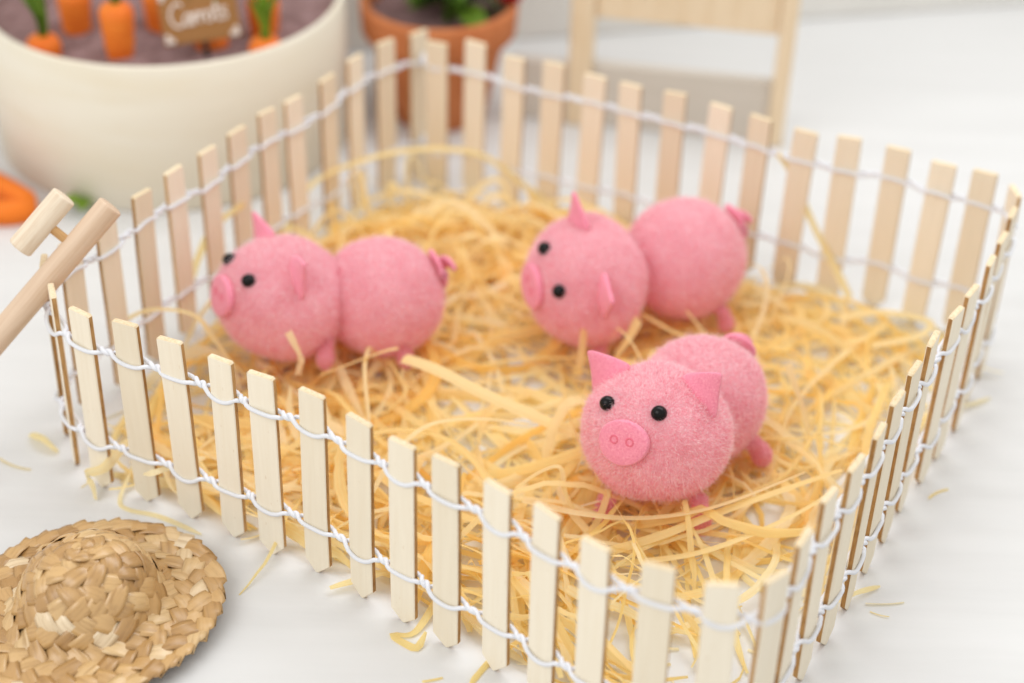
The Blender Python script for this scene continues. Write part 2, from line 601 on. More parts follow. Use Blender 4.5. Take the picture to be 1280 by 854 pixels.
# ------------------------------------------------------------------ plush pigs
def unit(a):
    return a / (np.linalg.norm(a, axis=-1, keepdims=True) + 1e-12)


def fibonacci(n):
    i = np.arange(n) + 0.5
    ph = np.arccos(1 - 2 * i / n)
    th = PI * (1 + 5 ** 0.5) * i
    return np.c_[np.cos(th) * np.sin(ph), np.sin(th) * np.sin(ph), np.cos(ph)]


def lumps(d, seed, amp):
    g = np.random.default_rng(seed)
    o = np.zeros(len(d))
    for k in range(14):
        w = unit(g.normal(size=3)) * g.uniform(2, 9)
        o += np.sin(d @ w + g.uniform(0, 6)) * g.uniform(0.3, 1) / (1 + k * 0.15)
    return amp * o / 4


def fibres(P, Nn, length, width, g, lean=0.9):
    """short bent hairs: five vertices and three triangles each"""
    n = len(P)
    t1 = unit(np.cross(Nn, unit(g.normal(size=(n, 3)))))
    d = unit(Nn + t1 * (lean * g.uniform(0.1, 1, (n, 1))))
    t2 = unit(np.cross(d, Nn) + 1e-6)
    bend = unit(np.cross(Nn, unit(g.normal(size=(n, 3)))))
    L = length * g.uniform(0.55, 1.2, (n, 1))
    mid = P + d * L * 0.55
    tip = mid + unit(d + 0.8 * bend) * L * 0.5
    w = width * g.uniform(0.7, 1.2, (n, 1))
    V = np.stack([P - t2 * w, P + t2 * w, mid - t2 * w * 0.8, mid + t2 * w * 0.8, tip], 1).reshape(-1, 3)
    b0 = (np.arange(n) * 5)[:, None]
    F3 = np.concatenate([b0 + [[0, 1, 3]], b0 + [[0, 3, 2]], b0 + [[2, 3, 4]]], 0)
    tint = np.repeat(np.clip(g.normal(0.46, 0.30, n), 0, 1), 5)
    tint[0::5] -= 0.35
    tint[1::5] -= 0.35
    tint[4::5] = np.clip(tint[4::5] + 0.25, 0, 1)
    return V, F3, tint, np.repeat(unit(Nn + 0.45 * d), 5, axis=0)


def plush_ball(name, ax, nf, seed, length=0.15, width=0.0095):
    g = np.random.default_rng(seed)
    import bmesh
    bm = bmesh.new()
    bmesh.ops.create_icosphere(bm, subdivisions=5, radius=1.0)
    D = np.array([v.co for v in bm.verts])
    F0 = np.array([[v.index for v in fc.verts] for fc in bm.faces])
    bm.free()
    ax = np.array(ax)
    rad = lambda d: (1 + lumps(d, seed, 0.055) + lumps(d * 2.6, seed + 9, 0.014))[:, None]
    V0 = D * rad(D) * (ax - length * 0.55)
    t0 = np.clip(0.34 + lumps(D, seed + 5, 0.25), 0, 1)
    dd = unit(g.normal(size=(nf, 3)))
    P = dd * rad(dd) * (ax - length * 0.6)
    V1, F1, t1, n1 = fibres(P, unit(dd / ax), length, width, g, 1.3)
    d3 = unit(g.normal(size=(3800, 3)))
    V2, F2, t2, _ = fibres(d3 * rad(d3) * (ax - length * 0.4), unit(d3 / ax), 0.30, 0.0055, g, 1.1)
    V = np.r_[V0, V1, V2]
    Fa = np.r_[F0, F1 + len(V0), F2 + len(V0) + len(V1)]
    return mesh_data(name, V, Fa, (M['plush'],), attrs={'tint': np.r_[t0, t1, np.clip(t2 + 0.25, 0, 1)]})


def plush_stub(name, L, r, nf, seed):
    g = np.random.default_rng(seed)
    n, sg = 10, 14
    z = np.linspace(0, 1, n)
    rr = r * np.sqrt(np.clip(1 - (np.abs(z * 2 - 1)) ** 5, 0.05, 1)) * (0.86 + 0.14 * np.cos(z * 9))
    v, f = tube(np.c_[0.12 * np.sin(z * 3), np.zeros(n), -z * L], rr * 0.8, sg)
    f = [q for q in f]
    u, a = g.uniform(0, 1, nf), g.uniform(0, 2 * PI, nf)
    R = np.interp(u, z, rr)
    nn = np.c_[np.cos(a), np.sin(a), -(u * 2 - 1) ** 5]
    P = np.c_[0.12 * np.sin(u * 3) + R * 0.75 * np.cos(a), R * 0.75 * np.sin(a), -u * L]
    V1, F1, t1, n1 = fibres(P, unit(nn), 0.16, 0.010, g, 0.7)
    tri = []
    for q in f:
        for k in range(1, len(q) - 1):
            tri.append((q[0], q[k], q[k + 1]))
    Fa = np.r_[np.array(tri), F1 + len(v)]
    return mesh_data(name, np.r_[v, V1], Fa, (M['plush'],), attrs={'tint': np.r_[np.full(len(v), 0.1), np.clip(t1 - 0.25, 0, 1)]})


HR = np.array([2.28, 2.42, 2.27])       # head half axes (x forward, y to its left, z up)
BR = np.array([2.30, 2.20, 2.22])
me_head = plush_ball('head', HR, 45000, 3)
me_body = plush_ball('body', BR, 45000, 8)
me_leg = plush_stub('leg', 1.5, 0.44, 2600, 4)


def slab(outline, thick, bend=None, rnd=0.03):
    """felt piece: outline in local x (across), z (up), thickness along y, soft rim"""
    o = np.array(outline, float)
    c = o.mean(0)
    n = len(o)
    rings = [(-thick / 2, 0.05), (-thick / 2 + rnd, 0.0), (thick / 2 - rnd, 0.0), (thick / 2, 0.05)]
    v = []
    for y, ins in rings:
        q = o + (c - o) / np.linalg.norm(c - o, axis=1)[:, None] * ins
        v += [(a, y, b2) for a, b2 in q]
    # inner rings for bending
    for y in (-thick / 2, thick / 2):
        q = o + (c - o) * 0.5
        v += [(a, y, b2) for a, b2 in q]
    v += [(c[0], -thick / 2, c[1]), (c[0], thick / 2, c[1])]
    f = []
    for l in range(3):
        for k in range(n):
            f.append((l * n + k, l * n + (k + 1) % n, (l + 1) * n + (k + 1) % n, (l + 1) * n + k))
    for k in range(n):
        k2 = (k + 1) % n
        f.append((k, 4 * n + k, 4 * n + k2, k2))
        f.append((4 * n + k, 6 * n, 4 * n + k2))
        f.append((3 * n + k, 3 * n + k2, 5 * n + k2, 5 * n + k))
        f.append((5 * n + k, 5 * n + k2, 6 * n + 1))
    v = np.array(v)
    if bend:
        v = bend(v)
    return v, f


def smooth_outline(pts, it=2):
    p = np.array(pts, float)
    for _ in range(it):
        q = np.roll(p, -1, 0)
        p = np.stack([0.8 * p + 0.2 * q, 0.2 * p + 0.8 * q], 1).reshape(-1, 2)
    return p


EYE_D = np.array((0.795, 0.393, 0.462))
EAR_D = np.array((0.20, 0.69, 0.696))


def ear_mesh(sgn):
    """triangle of felt stitched along a slanting line of the head, tip up and a little outward"""
    o = smooth_outline([(-0.84, -0.25), (-0.82, 0.0), (-0.40, 0.52), (0.12, 1.06), (0.26, 1.06), (0.50, 0.52), (0.84, 0.0), (0.82, -0.25)], 2)
    v, f = slab(o, 0.15)
    n = EAR_D / np.linalg.norm(EAR_D)
    pos = n / np.linalg.norm(n / HR) * 0.985
    t_ = np.array((-0.02, 0.71, -0.69))                  # base line: from the top of the head down its side
    tip = unit(np.array((-0.10, 0.52, 0.86)))
    fw = unit(np.cross(t_, tip))
    if fw[0] < 0:
        fw = -fw
    q = pos + np.outer(v[:, 0], t_) + np.outer(v[:, 2], tip) + np.outer(v[:, 1] + 0.18 * np.clip(v[:, 2], 0, 2) ** 2 - 0.30 * v[:, 0] ** 2 + 0.1, fw)
    return fix_normals(mesh_data('ear', q * [1, sgn, 1], f, (M['felt'],)))


me_ear = {1: ear_mesh(1), -1: ear_mesh(-1)}
a = np.linspace(0, 2 * PI, 40, endpoint=False)
v, f = slab(np.c_[0.84 * np.cos(a), 0.73 * np.sin(a)] * (1 + 0.02 * np.sin(3 * a + 1))[:, None], 0.26, rnd=0.03)
me_snout = fix_normals(mesh_data('snout', v, f, (M['felt'],)))
# nostril: a punched ring with a dimple
prof = [(0.0, -0.05), (0.06, -0.045), (0.095, 0.0), (0.115, 0.02), (0.14, 0.016), (0.155, -0.02)]
v, f = lathe(prof, 18)
me_nostril = fix_normals(mesh_data('nostril', v, f, (M['felt_dark'],)))
v = fibonacci(2)
import bmesh as _bm
bm = _bm.new(); _bm.ops.create_uvsphere(bm, u_segments=28, v_segments=18, radius=0.25 * SC)
me_eye = bpy.data.meshes.new('eye'); bm.to_mesh(me_eye); bm.free()
me_eye.materials.append(M['bead']); me_eye.polygons.foreach_set('use_smooth', [True] * len(me_eye.polygons))
# tail: a felt strip curled into a bow with a loose end
tp = []
for u in np.linspace(0, 1, 34):
    an = u * 2 * PI * 1.15
    tp.append((-0.05 - 0.55 * u - 0.10 * math.sin(an), 0.34 * math.sin(an) * (1 - 0.3 * u), 0.30 * math.cos(an) - 0.30 - 0.25 * u))
tp = np.array(tp)
T = unit(np.gradient(tp, axis=0))
Wd = unit(np.cross(T, np.cross(T, (0.3, 0.2, 1.0))))
Nn_ = unit(np.cross(T, Wd))
wv_ = 0.19 * np.sqrt(np.clip(1 - np.linspace(-0.3, 1, 34) ** 4, 0.12, 1))[:, None]
v = np.concatenate([tp - Wd * wv_ - Nn_ * .05, tp + Wd * wv_ - Nn_ * .05, tp + Wd * wv_ + Nn_ * .05, tp - Wd * wv_ + Nn_ * .05])
f = []
for i in range(33):
    for k in range(4):
        k2 = (k + 1) % 4
        f.append((k * 34 + i, k2 * 34 + i, k2 * 34 + i + 1, k * 34 + i + 1))
f += [(0, 34, 68, 102), (33, 67, 101, 135)]
me_tail = fix_normals(mesh_data('tail', v, f, (M['felt'],)))

PIGS = [
    dict(label='plush pink pig nearest the front, facing the camera with two black eyes', head=(2.97, -4.44, 2.95), body=(4.66, -1.90, 2.42), hs=(1.0, 1.02, 0.985), bs=(1.0, 1.0, 0.97), spin=0.0, ls=0.9,
         R=[[-0.51532, 0.85587, 0.04403], [-0.76359, -0.48186, 0.42982], [0.38908, 0.18787, 0.90184]],
         legs=[(4.35, -5.75, 1.25, 12, 30), (1.55, -5.55, 1.0, -10, 10), (6.15, -2.95, 1.35, 25, 34), (4.0, -0.4, 1.0, 0, 0)]),
    dict(label='plush pink pig on the left side of the pen, snout towards the wooden tool', head=(-9.93, 2.67, 2.92), body=(-6.43, 3.33, 2.65), hs=(1.05, 1.0, 0.96), bs=(0.97, 1.0, 0.98), spin=0.25, ls=0.78,
         R=[[-0.83867, 0.50134, 0.21284], [-0.45885, -0.86090, 0.21978], [0.29342, 0.08666, 0.95205]],
         legs=[(-8.25, 1.45, 1.85, 30, 46), (-9.6, 4.2, 1.0, 0, 0), (-5.9, 1.85, 1.55, 10, 25), (-5.6, 4.9, 1.0, 0, 0)]),
    dict(label='plush pink pig furthest back, its curly tail pointing to the right', head=(0.89, 4.57, 2.83), body=(4.58, 6.19, 2.88), hs=(0.98, 1.0, 1.03), bs=(1.0, 1.0, 1.03), spin=0.3, ls=0.75,
         R=[[-0.91105, 0.30910, 0.27285], [-0.39978, -0.82407, -0.40135], [0.10079, -0.47473, 0.87434]],
         legs=[(1.6, 3.2, 1.1, 5, 20), (0.6, 6.0, 1.0, 0, 0), (5.9, 4.9, 1.3, 12, 18), (4.2, 7.8, 1.0, 0, 0)]),
]
for pg in PIGS:
    hc, bc = np.array(pg['head']), np.array(pg['body'])
    base = np.array([(hc[0] + bc[0]) / 2, (hc[1] + bc[1]) / 2, 0.0])
    root = thing('plush_pig', pg['label'], 'toy pig', base, 'plush pigs in the straw pen')
    R = Matrix(pg['R'])
    # orthonormalise
    x = R.col[0].normalized(); y = (R.col[1] - x * R.col[1].dot(x)).normalized(); z = x.cross(y)
    R = Matrix((x, y, z)).transposed()
    head = put('head', me_head, root, hc - base, R, pg['hs'])
    bd = hc - bc
    bR = frame_from((bd[0], bd[1], 0.0))
    body = put('body', me_body, root, bc - base, bR @ Matrix.Rotation(pg['spin'], 3, 'X'), pg['bs'])
    # face pieces ride on the head
    put('snout', me_snout, head, (HR[0] - 0.07, 0, 0.0), Matrix(((0, 1, 0), (1, 0, 0), (0, 0, 1))) @ Matrix.Rotation(random.uniform(-0.14, 0.14), 3, 'Y'))
    for s in (-1, 1):
        put('nostril', me_nostril, head, (HR[0] + 0.07, 0.27 * s - 0.02, 0.07), Matrix(((0, 0, 1), (1, 0, 0), (0, 1, 0))))
        e = EYE_D * [1, s, 1]
        put('eye', me_eye, head, e / np.linalg.norm(e / HR) * 0.985)
        put('ear', me_ear[s], head)
    put('tail', me_tail, body, (-BR[0] * 0.80 + 0.08, 0, BR[2] * 0.66), None, (1.35, 1.6, 1.45))
    for (lx, ly, lz, tx, ty) in pg['legs']:
        d = Vector((lx - bc[0], ly - bc[1], 0))
        az = math.atan2(ly - (hc[1] + bc[1]) / 2, lx - (hc[0] + bc[0]) / 2)
        rot = Matrix.Rotation(az, 3, 'Z') @ Matrix.Rotation(math.radians(-ty), 3, 'Y')
        put('leg', me_leg, root, np.array((lx, ly, lz + 0.3)) - base, rot, (pg['ls'],) * 3)

# ------------------------------------------------------------------ raffia bedding
POLY = SL.copy()


def inside(p, poly):
    x, y = p[:, 0], p[:, 1]
    c = np.zeros(len(p), bool)
    j = len(poly) - 1
    for i in range(len(poly)):
        xi, yi = poly[i]
        xj, yj = poly[j]
        hit = ((yi > y) != (yj > y)) & (x < (xj - xi) * (y - yi) / (yj - yi + 1e-12) + xi)
        c ^= hit
        j = i
    return c


cen = POLY.mean(0)
POLY_IN = cen + (POLY - cen) * (1 - 0.45 / np.linalg.norm(POLY - cen, axis=1))[:, None]

BALLS = []
for pg in PIGS:
    BALLS.append((np.array(pg['head']), 2.36))
    BALLS.append((np.array(pg['body']), 2.26))
    for q in pg['legs'][::2]:
        BALLS.append((np.array((q[0], q[1], q[2] - 0.25)), 0.62))

GAPS = [(-0.3, 2.3, 2.1), (-2.8, 1.4, 1.3), (-1.2, 0.4, 1.2), (-0.6, -1.6, 1.0), (10.2, 3.4, 1.0), (-2.2, -4.2, .8), (-7.4, 12.8, 1.3), (-4.5, 13.6, 1.0), (-5.0, 10.0, .9), (-1.5, 9.5, .8), (-4.0, -3.5, .7), (10.6, 1.0, .9), (9.3, 4.6, 0.8), (8.4, -3.3, 1.1), (5.0, -9.6, 2.0), (12.9, 5.6, 1.1),
        (8.8, 2.4, 1.0), (-13.6, 3.2, 1.6), (-1.6, -9.6, .9), (5.2, -12.8, 2.6), (13.4, 2.0, 1.4), (7.3, -7.8, 1.0), (-15.0, -1.5, 1.0), (3.4, -8.6, 0.9), (-12.0, 7.0, 1.4)]


def density(p):
    d = 1.0
    for (x, y, r) in GAPS:
        q = math.hypot(p[0] - x, p[1] - y) / r
        if q < 1.5:
            d *= min(1, 0.08 + 0.92 * max(0, q - 0.5))
    return d


def push_out(P):
    for c, r in BALLS:
        d = P - c
        L = np.linalg.norm(d, axis=1)
        ins = L < r
        if ins.any():
            low = ins & (d[:, 2] < -0.62 * r)
            if low.any():
                hd = np.hypot(d[low, 0], d[low, 1])
                P[low, 2] = np.maximum(c[2] - np.sqrt(np.maximum(r * r - hd * hd, 0)) - 0.03, 0.03)
            side = ins & ~low
            if side.any():
                dd = d[side].copy()
                dd[:, 2] *= 0.35
                hd = np.linalg.norm(dd[:, :2], axis=1, keepdims=True) + 1e-6
                k = np.sqrt(np.maximum(r * r - d[side, 2:3] ** 2, 0.05))
                P[side, :2] = c[:2] + d[side, :2] / hd * (k + 0.02)
    return P


RV, RF, RT, RA = [], [], [], []
nv = 0


def ribbon(P, w, roll, tint, cup=0.16, taper=True):
    """one strand: three vertices across, many along"""
    n = len(P)
    T = unit(np.gradient(P, axis=0))
    side = np.cross(T, (0, 0, 1.0))
    bad = np.linalg.norm(side, axis=1) < 0.15
    side[bad] = (1, 0, 0)
    side = unit(side - T * (side * T).sum(1, keepdims=True))
    nrm = np.cross(side, T)
    cr, sr = np.cos(roll)[:, None], np.sin(roll)[:, None]
    s2 = side * cr + nrm * sr
    n2 = -side * sr + nrm * cr
    ww = np.full(n, w)
    if taper:
        tt = np.linspace(0, 1, n)
        ww = w * (0.40 + 0.60 * np.clip(np.minimum(tt, 1 - tt) * 9, 0, 1)) * (1 + 0.10 * np.sin(tt * rng.uniform(6, 25) + rng.uniform(0, 6)))
    ww = ww[:, None] / 2
    L = P - s2 * ww
    Rr = P + s2 * ww
    C = P + n2 * ww * cup * 2
    V = np.stack([L, C, Rr], 1).reshape(-1, 3)
    V[:, 2] = np.maximum(V[:, 2], 0.02)
    i = np.arange(n - 1)[:, None] * 3
    F4 = np.concatenate([i + [[0, 1, 4, 3]], i + [[1, 2, 5, 4]]], 0)
    return V, F4, np.full(len(V), tint), np.tile([0.0, 0.5, 1.0], n) + tint * 50


def resample(pts, n):
    p = np.array(pts, float)
    # Catmull-Rom then even steps
    q = []
    for i in range(len(p) - 1):
        p0, p1, p2, p3 = p[max(i - 1, 0)], p[i], p[i + 1], p[min(i + 2, len(p) - 1)]
        for u in np.linspace(0, 1, 12, endpoint=False):
            q.append(0.5 * (2 * p1 + (p2 - p0) * u + (2 * p0 - 5 * p1 + 4 * p2 - p3) * u ** 2 + (-p0 + 3 * p1 - 3 * p2 + p3) * u ** 3))
    q.append(p[-1])
    q = np.array(q)
    s = np.r_[0, np.cumsum(np.linalg.norm(np.diff(q, axis=0), axis=1))]
    k = np.linspace(0, s[-1], n)
    return np.c_[np.interp(k, s, q[:, 0]), np.interp(k, s, q[:, 1]), np.interp(k, s, q[:, 2])]


G0, GR = -18.0, 0.25
HM = np.zeros((150, 150))
CAP = np.full((150, 150), 2.0)


def hm_idx(P):
    return np.clip(((P[:, :2] - G0) / GR).astype(int), 0, 149)


gx = G0 + (np.arange(150) + 0.5) * GR
GX, GY = np.meshgrid(gx, gx, indexing='ij')
for c, r in BALLS:                                   # the bedding is pressed down under each pig and heaped round it
    d = np.hypot(GX - c[0], GY - c[1])
    CAP = np.where(d < r, np.minimum(CAP, np.maximum(c[2] - np.sqrt(np.maximum(r * r - d * d, 0)) - 0.05, 0.3)), CAP)

count, tries = 0, 0
while count < 700 and tries < 12000:
    tries += 1
    p = np.array([rng.uniform(-16.5, 16), rng.uniform(-15.5, 16)]) if rng.uniform() < 0.8 else np.array([rng.uniform(-10, 6), rng.uniform(8, 15)])
    if rng.uniform() > density(p):
        continue
    edge = rng.uniform() < 0.22
    if edge:                                          # strands lying along the inside of the slats
        e_ = int(rng.integers(0, len(SL)))
        p = SL[e_] - OUT[e_] * rng.uniform(0.7, 2.6)
        if rng.uniform() > density(p) + 0.15:
            continue
    n = 16
    L = rng.uniform(4.0, 11.0) if rng.uniform() < 0.6 else rng.uniform(10, 19)
    hd = rng.uniform(0, 2 * PI)
    if edge:
        hd = math.atan2(SLT[e_][1], SLT[e_][0]) + rng.normal(0, 0.35)
        L = min(L, 8.0)
    curv = np.cumsum(rng.normal(0, 0.035, n)) + rng.normal(0, 0.05)
    if rng.uniform() < 0.25:
        curv = curv + rng.choice([-1, 1]) * rng.uniform(0.08, 0.22)
    if rng.uniform() < 0.25:
        curv[rng.integers(4, 12)] += rng.choice([-1, 1]) * rng.uniform(0.7, 1.9)
    ang = hd + np.cumsum(curv) * (L / 9.0) ** 0.5
    st = L / (n - 1)
    XY = p + np.cumsum(np.c_[np.cos(ang), np.sin(ang)] * st, axis=0)
    XY -= XY[n // 2] - p
    ins = inside(XY, POLY_IN)
    if ins.sum() < n * (0.99 if rng.uniform() < 0.96 else 0.75):
        continue
    if np.mean([density(q) for q in XY[::3]]) < rng.uniform(0.15, 0.6):
        continue
    ix = hm_idx(XY)
    h = HM[ix[:, 0], ix[:, 1]]
    cap = CAP[ix[:, 0], ix[:, 1]]
    z = h.copy()
    for _ in range(5):
        zs = np.r_[z[0], (z[:-2] + z[2:]) / 2, z[-1]]
        z = np.maximum(h * 0.85, zs * 0.9)
    u = np.linspace(0, 1, n)
    amp = min(abs(rng.normal(0, 0.32)), 1.0)
    if rng.uniform() < (0.22 if XY[n // 2, 1] > 7.5 else 0.07):
        amp += rng.uniform(0.5, 1.9)
    z = z + amp * np.sin(PI * u) ** 1.5 + 0.035 + np.abs(np.cumsum(rng.normal(0, 0.03, n)))
    if rng.uniform() < 0.10:                          # an end sticks up
        z = z + rng.uniform(0.4, 1.5) * np.clip((u if rng.uniform() < .5 else 1 - u) * 2 - 1, 0, 1) ** 1.5
    if z.mean() > 1.7:
        continue
    z = np.where(cap < 1.2, np.minimum(z, cap), z)
    P = push_out(np.c_[XY, z])
    P[:, 2] = np.maximum(P[:, 2], 0.03)
    w = rng.uniform(0.18, 0.42) if rng.uniform() < 0.68 else rng.uniform(0.06, 0.18)
    roll = rng.normal(0, 0.32) + np.cumsum(rng.normal(0, 0.09, n))
    if rng.uniform() < 0.3:
        roll = roll + np.linspace(0, rng.choice([-1, 1]) * rng.uniform(1.0, 3.2), n)
    tint = float(np.clip(rng.normal(0.5, 0.24), 0, 1))
    Pf = resample(P, 26)
    rf = np.interp(np.linspace(0, 1, 26), u, roll)
    Pf += rng.normal(0, 0.012, Pf.shape)
    V, F4, tA, aA = ribbon(Pf, w, rf, tint, rng.uniform(0.03, 0.3))
    RV.append(V); RF.append(F4 + nv); RT.append(tA); RA.append(aA)
    nv += len(V)
    HM[ix[:, 0], ix[:, 1]] = np.maximum(h, 0.45 * h + 0.55 * np.minimum(z + 0.045, 1.4))
    count += 1
print('strands', count, 'tries', tries, 'mean height', HM[HM > 0].mean())

# short loose curls filling the far corner and leaning towards the back slats
count, tries = 0, 0
while count < 130 and tries < 3000:
    tries += 1
    p = np.array([rng.uniform(-11, 14.5), rng.uniform(3, 15.5)])
    q = p - cen
    if not inside(p[None], POLY_IN)[0] or inside((cen + q * 1.45)[None], POLY_IN)[0]:
        continue
    if p[0] > 9 and rng.uniform() < 0.45:
        continue
    n = 14
    L = rng.uniform(2.2, 6.0)
    ang = rng.uniform(0, 2 * PI) + np.cumsum(np.cumsum(rng.normal(0, 0.05, n)) + rng.choice([-1, 1]) * rng.uniform(0.02, 0.30))
    XY = p + np.cumsum(np.c_[np.cos(ang), np.sin(ang)] * L / (n - 1), axis=0)
    XY -= XY[n // 2] - p
    if not inside(XY, POLY_IN).all():
        continue
    u = np.linspace(0, 1, n)
    ix = hm_idx(XY)
    z = HM[ix[:, 0], ix[:, 1]].max() * 0.5 + 0.05 + (abs(rng.normal(0, 0.5)) + (rng.uniform(0.4, 2.0) if rng.uniform() < 0.3 else 0)) * np.sin(PI * u) ** 1.4
    P = push_out(np.c_[XY, z])
    P[:, 2] = np.maximum(P[:, 2], 0.03)
    Pf = resample(P, 24)
    V, F4, tA, aA = ribbon(Pf, rng.uniform(0.08, 0.32), rng.normal(0, 0.4) + np.linspace(0, rng.normal(0, 1.0), 24), float(np.clip(rng.normal(0.6, 0.22), 0, 1)), rng.uniform(0.03, 0.2))
    RV.append(V); RF.append(F4 + nv); RT.append(tA); RA.append(aA)
    nv += len(V)
    HM[ix[:, 0], ix[:, 1]] = np.maximum(HM[ix[:, 0], ix[:, 1]], np.minimum(z * 0.5, 0.8))
    count += 1
print('corner curls', count)

# strands that stand out in the heap
INNER = {
    'arc_back': [(-10.96, 9.58, 1.0), (-10.01, 10.95, 2.6), (-8.34, 11.92, 3.2), (-5.86, 12.91, 3.4), (-3.29, 13.37, 3.0), (-1.31, 13.2, 1.6), (0.05, 12.6, 0.8)],
    'stem_right': [(8.02, 9.0, 5.9), (8.66, 8.9, 5.0), (9.59, 8.4, 3.2), (10.43, 7.7, 1.9), (11.06, 6.74, 1.0)],
    'arc_left': [(-15.9, 1.3, 2.2), (-14.57, 1.6, 2.9), (-12.9, 1.3, 3.0), (-12.1, 0.7, 2.4), (-11.4, 0.2, 1.7), (-10.4, -0.3, 1.0)],
    'long_diag': [(-5.47, 0.2, 2.2), (-4.31, -0.67, 2.4), (-2.78, -1.46, 2.1), (-1.13, -2.06, 1.7), (0.40, -2.35, 1.2)],
    'front_sweep': [(-1.2, -5.71, 1.0), (0.44, -6.6, 1.3), (2.43, -7.0, 1.5), (4.76, -6.5, 1.6), (7.93, -4.41, 1.4)],
    'front_sweep2': [(1.46, -7.85, 0.8), (3.21, -7.39, 1.2), (5.02, -6.47, 1.4), (7.16, -5.38, 1.5), (9.2, -3.94, 1.2)],
    'front_sweep3': [(1.72, -8.06, 0.5), (3.95, -7.99, 0.9), (5.71, -7.42, 1.2), (7.6, -6.22, 1.3), (8.96, -4.81, 1.1)],
    'stub1': [(0.64, 1.68, 0.6), (0.75, 1.95, 1.4), (0.8, 2.35, 2.2)],
    'stub2': [(2.02, 2.45, 1.0), (2.41, 2.4, 1.8), (2.73, 2.5, 2.6)],
    'stub3': [(5.6, 3.28, 1.0), (5.07, 3.51, 1.6), (4.52, 3.58, 2.3)],
    'stub4': [(-9.13, -0.21, 1.6), (-8.98, -0.27, 2.4), (-9.17, -0.27, 3.0), (-9.38, -0.14, 3.4)],
    'fold1': [(-8.34, 0.3, 1.3), (-7.26, 0.05, 2.0), (-6.15, 0.13, 2.5), (-5.66, 0.2, 2.6)],
    'loop_right': [(10.49, 5.31, 1.0), (11.96, 5.38, 1.3), (13.6, 4.6, 1.5), (13.2, 4.03, 1.2), (11.5, 3.88, 0.8)],
    'stick_r': [(8.53, -1.92, 0.5), (8.33, -1.31, 1.4), (7.96, -0.93, 2.3), (7.65, -0.52, 3.0)],
    'arc_l2': [(-13.9, 5.2, 1.2), (-13.5, 5.6, 2.5), (-12.9, 6.2, 3.6), (-11.9, 7.2, 4.0)],
    'kink_front': [(-1.47, -5.6, 1.4), (-0.72, -5.49, 2.0), (-0.09, -5.6, 2.3), (0.10, -6.0, 1.6), (0.50, -6.2, 0.8)],
    'wavy': [(-6.05, -6.15, 1.5), (-5.25, -4.74, 2.2), (-4.29, -3.56, 2.3), (-2.73, -2.83, 2.0), (-1.12, -2.24, 1.4)],
}
hrg = np.random.default_rng(77)
for k in range(16):
    x0, y0 = rng.uniform(-10, 1.5), rng.uniform(8.5, 12.5)
    if not inside(np.array([[x0, y0 + 0.8]]), POLY_IN)[0]:
        continue
    an, sp, hh = rng.uniform(-0.6, 0.6), rng.uniform(1.5, 3.5), rng.uniform(1.2, 2.8)
    cand = [(x0 + math.cos(an) * sp * q, y0 + math.sin(an) * sp * q * 0.5 + rng.uniform(-.3, .3), max(0.3, hh * (1 - q * q)) + 0.2) for q in (-1, -0.6, 0, 0.6, 1)]
    if inside(np.array([c_[:2] for c_ in cand]), POLY_IN).all():
        INNER['loop%d' % k] = cand
for k, pts in INNER.items():
    P = resample(pts, 34)
    w = {'arc_back': .34, 'stem_right': .34, 'arc_left': .30, 'long_diag': .42, 'front_sweep': .36, 'front_sweep2': .30, 'kink_front': .16, 'stub2': .42, 'fold1': .4, 'wavy': .16}.get(k, .28)
    V, F4, tA, aA = ribbon(P, w, hrg.normal(0, .35) + np.linspace(0, hrg.normal(0, 0.9), 34), hrg.uniform(0.45, 0.85), 0.14, taper=False)
    RV.append(V); RF.append(F4 + nv); RT.append(tA); RA.append(aA)
    nv += len(V)
crumbs = []
for k in range(168):                                  # broken bits, most in the pen, some strayed through the slats
    if k < 160:
        x, y = rng.uniform(-15, 15), rng.uniform(-14, 14)
        if not inside(np.array([[x, y]]), POLY_IN)[0]:
            continue
        ii = hm_idx(np.array([[x, y]]))[0]
        z0 = HM[ii[0], ii[1]] * rng.uniform(0.2, 1.0) + 0.05
        if any(np.linalg.norm(np.array((x, y, z0)) - c_) < r_ + 0.4 for c_, r_ in BALLS):
            continue
    else:
        i_ = int(rng.integers(14, 44))
        q_ = SL[i_] + OUT[i_] * rng.uniform(0.2, 1.6) + SLT[i_] * rng.uniform(-0.8, 0.8)
        if np.hypot(q_[0] + 14.16, q_[1] + 10.61) < 4.2:
            continue
        x, y, z0 = q_[0], q_[1], 0.03
    L_, an = rng.uniform(0.25, 1.3), rng.uniform(0, 2 * PI)
    bnd = rng.normal(0, 0.25)
    P = np.array([(x + math.cos(an + bnd * q) * L_ * q, y + math.sin(an + bnd * q) * L_ * q, z0 + (0.15 * abs(q) if k < 160 else 0.03 * q)) for q in np.linspace(0, 1, 6)])
    V, F4, tA, aA = ribbon(P, rng.uniform(0.03, 0.13), np.full(6, rng.normal(0, .4)), rng.uniform(0.3, 1.0), 0.1, taper=False)
    RV.append(V); RF.append(F4 + nv); RT.append(tA); RA.append(aA)
    nv += len(V)
st = put('raffia_straw', mesh_data('raffia_straw', np.concatenate(RV), np.concatenate(RF), (M['raffia'],), attrs={'tint': np.concatenate(RT), 'across': np.concatenate(RA)}))
st['kind'] = 'stuff'
st['label'] = 'tangled golden raffia strands bedding the pen'
st['category'] = 'straw'

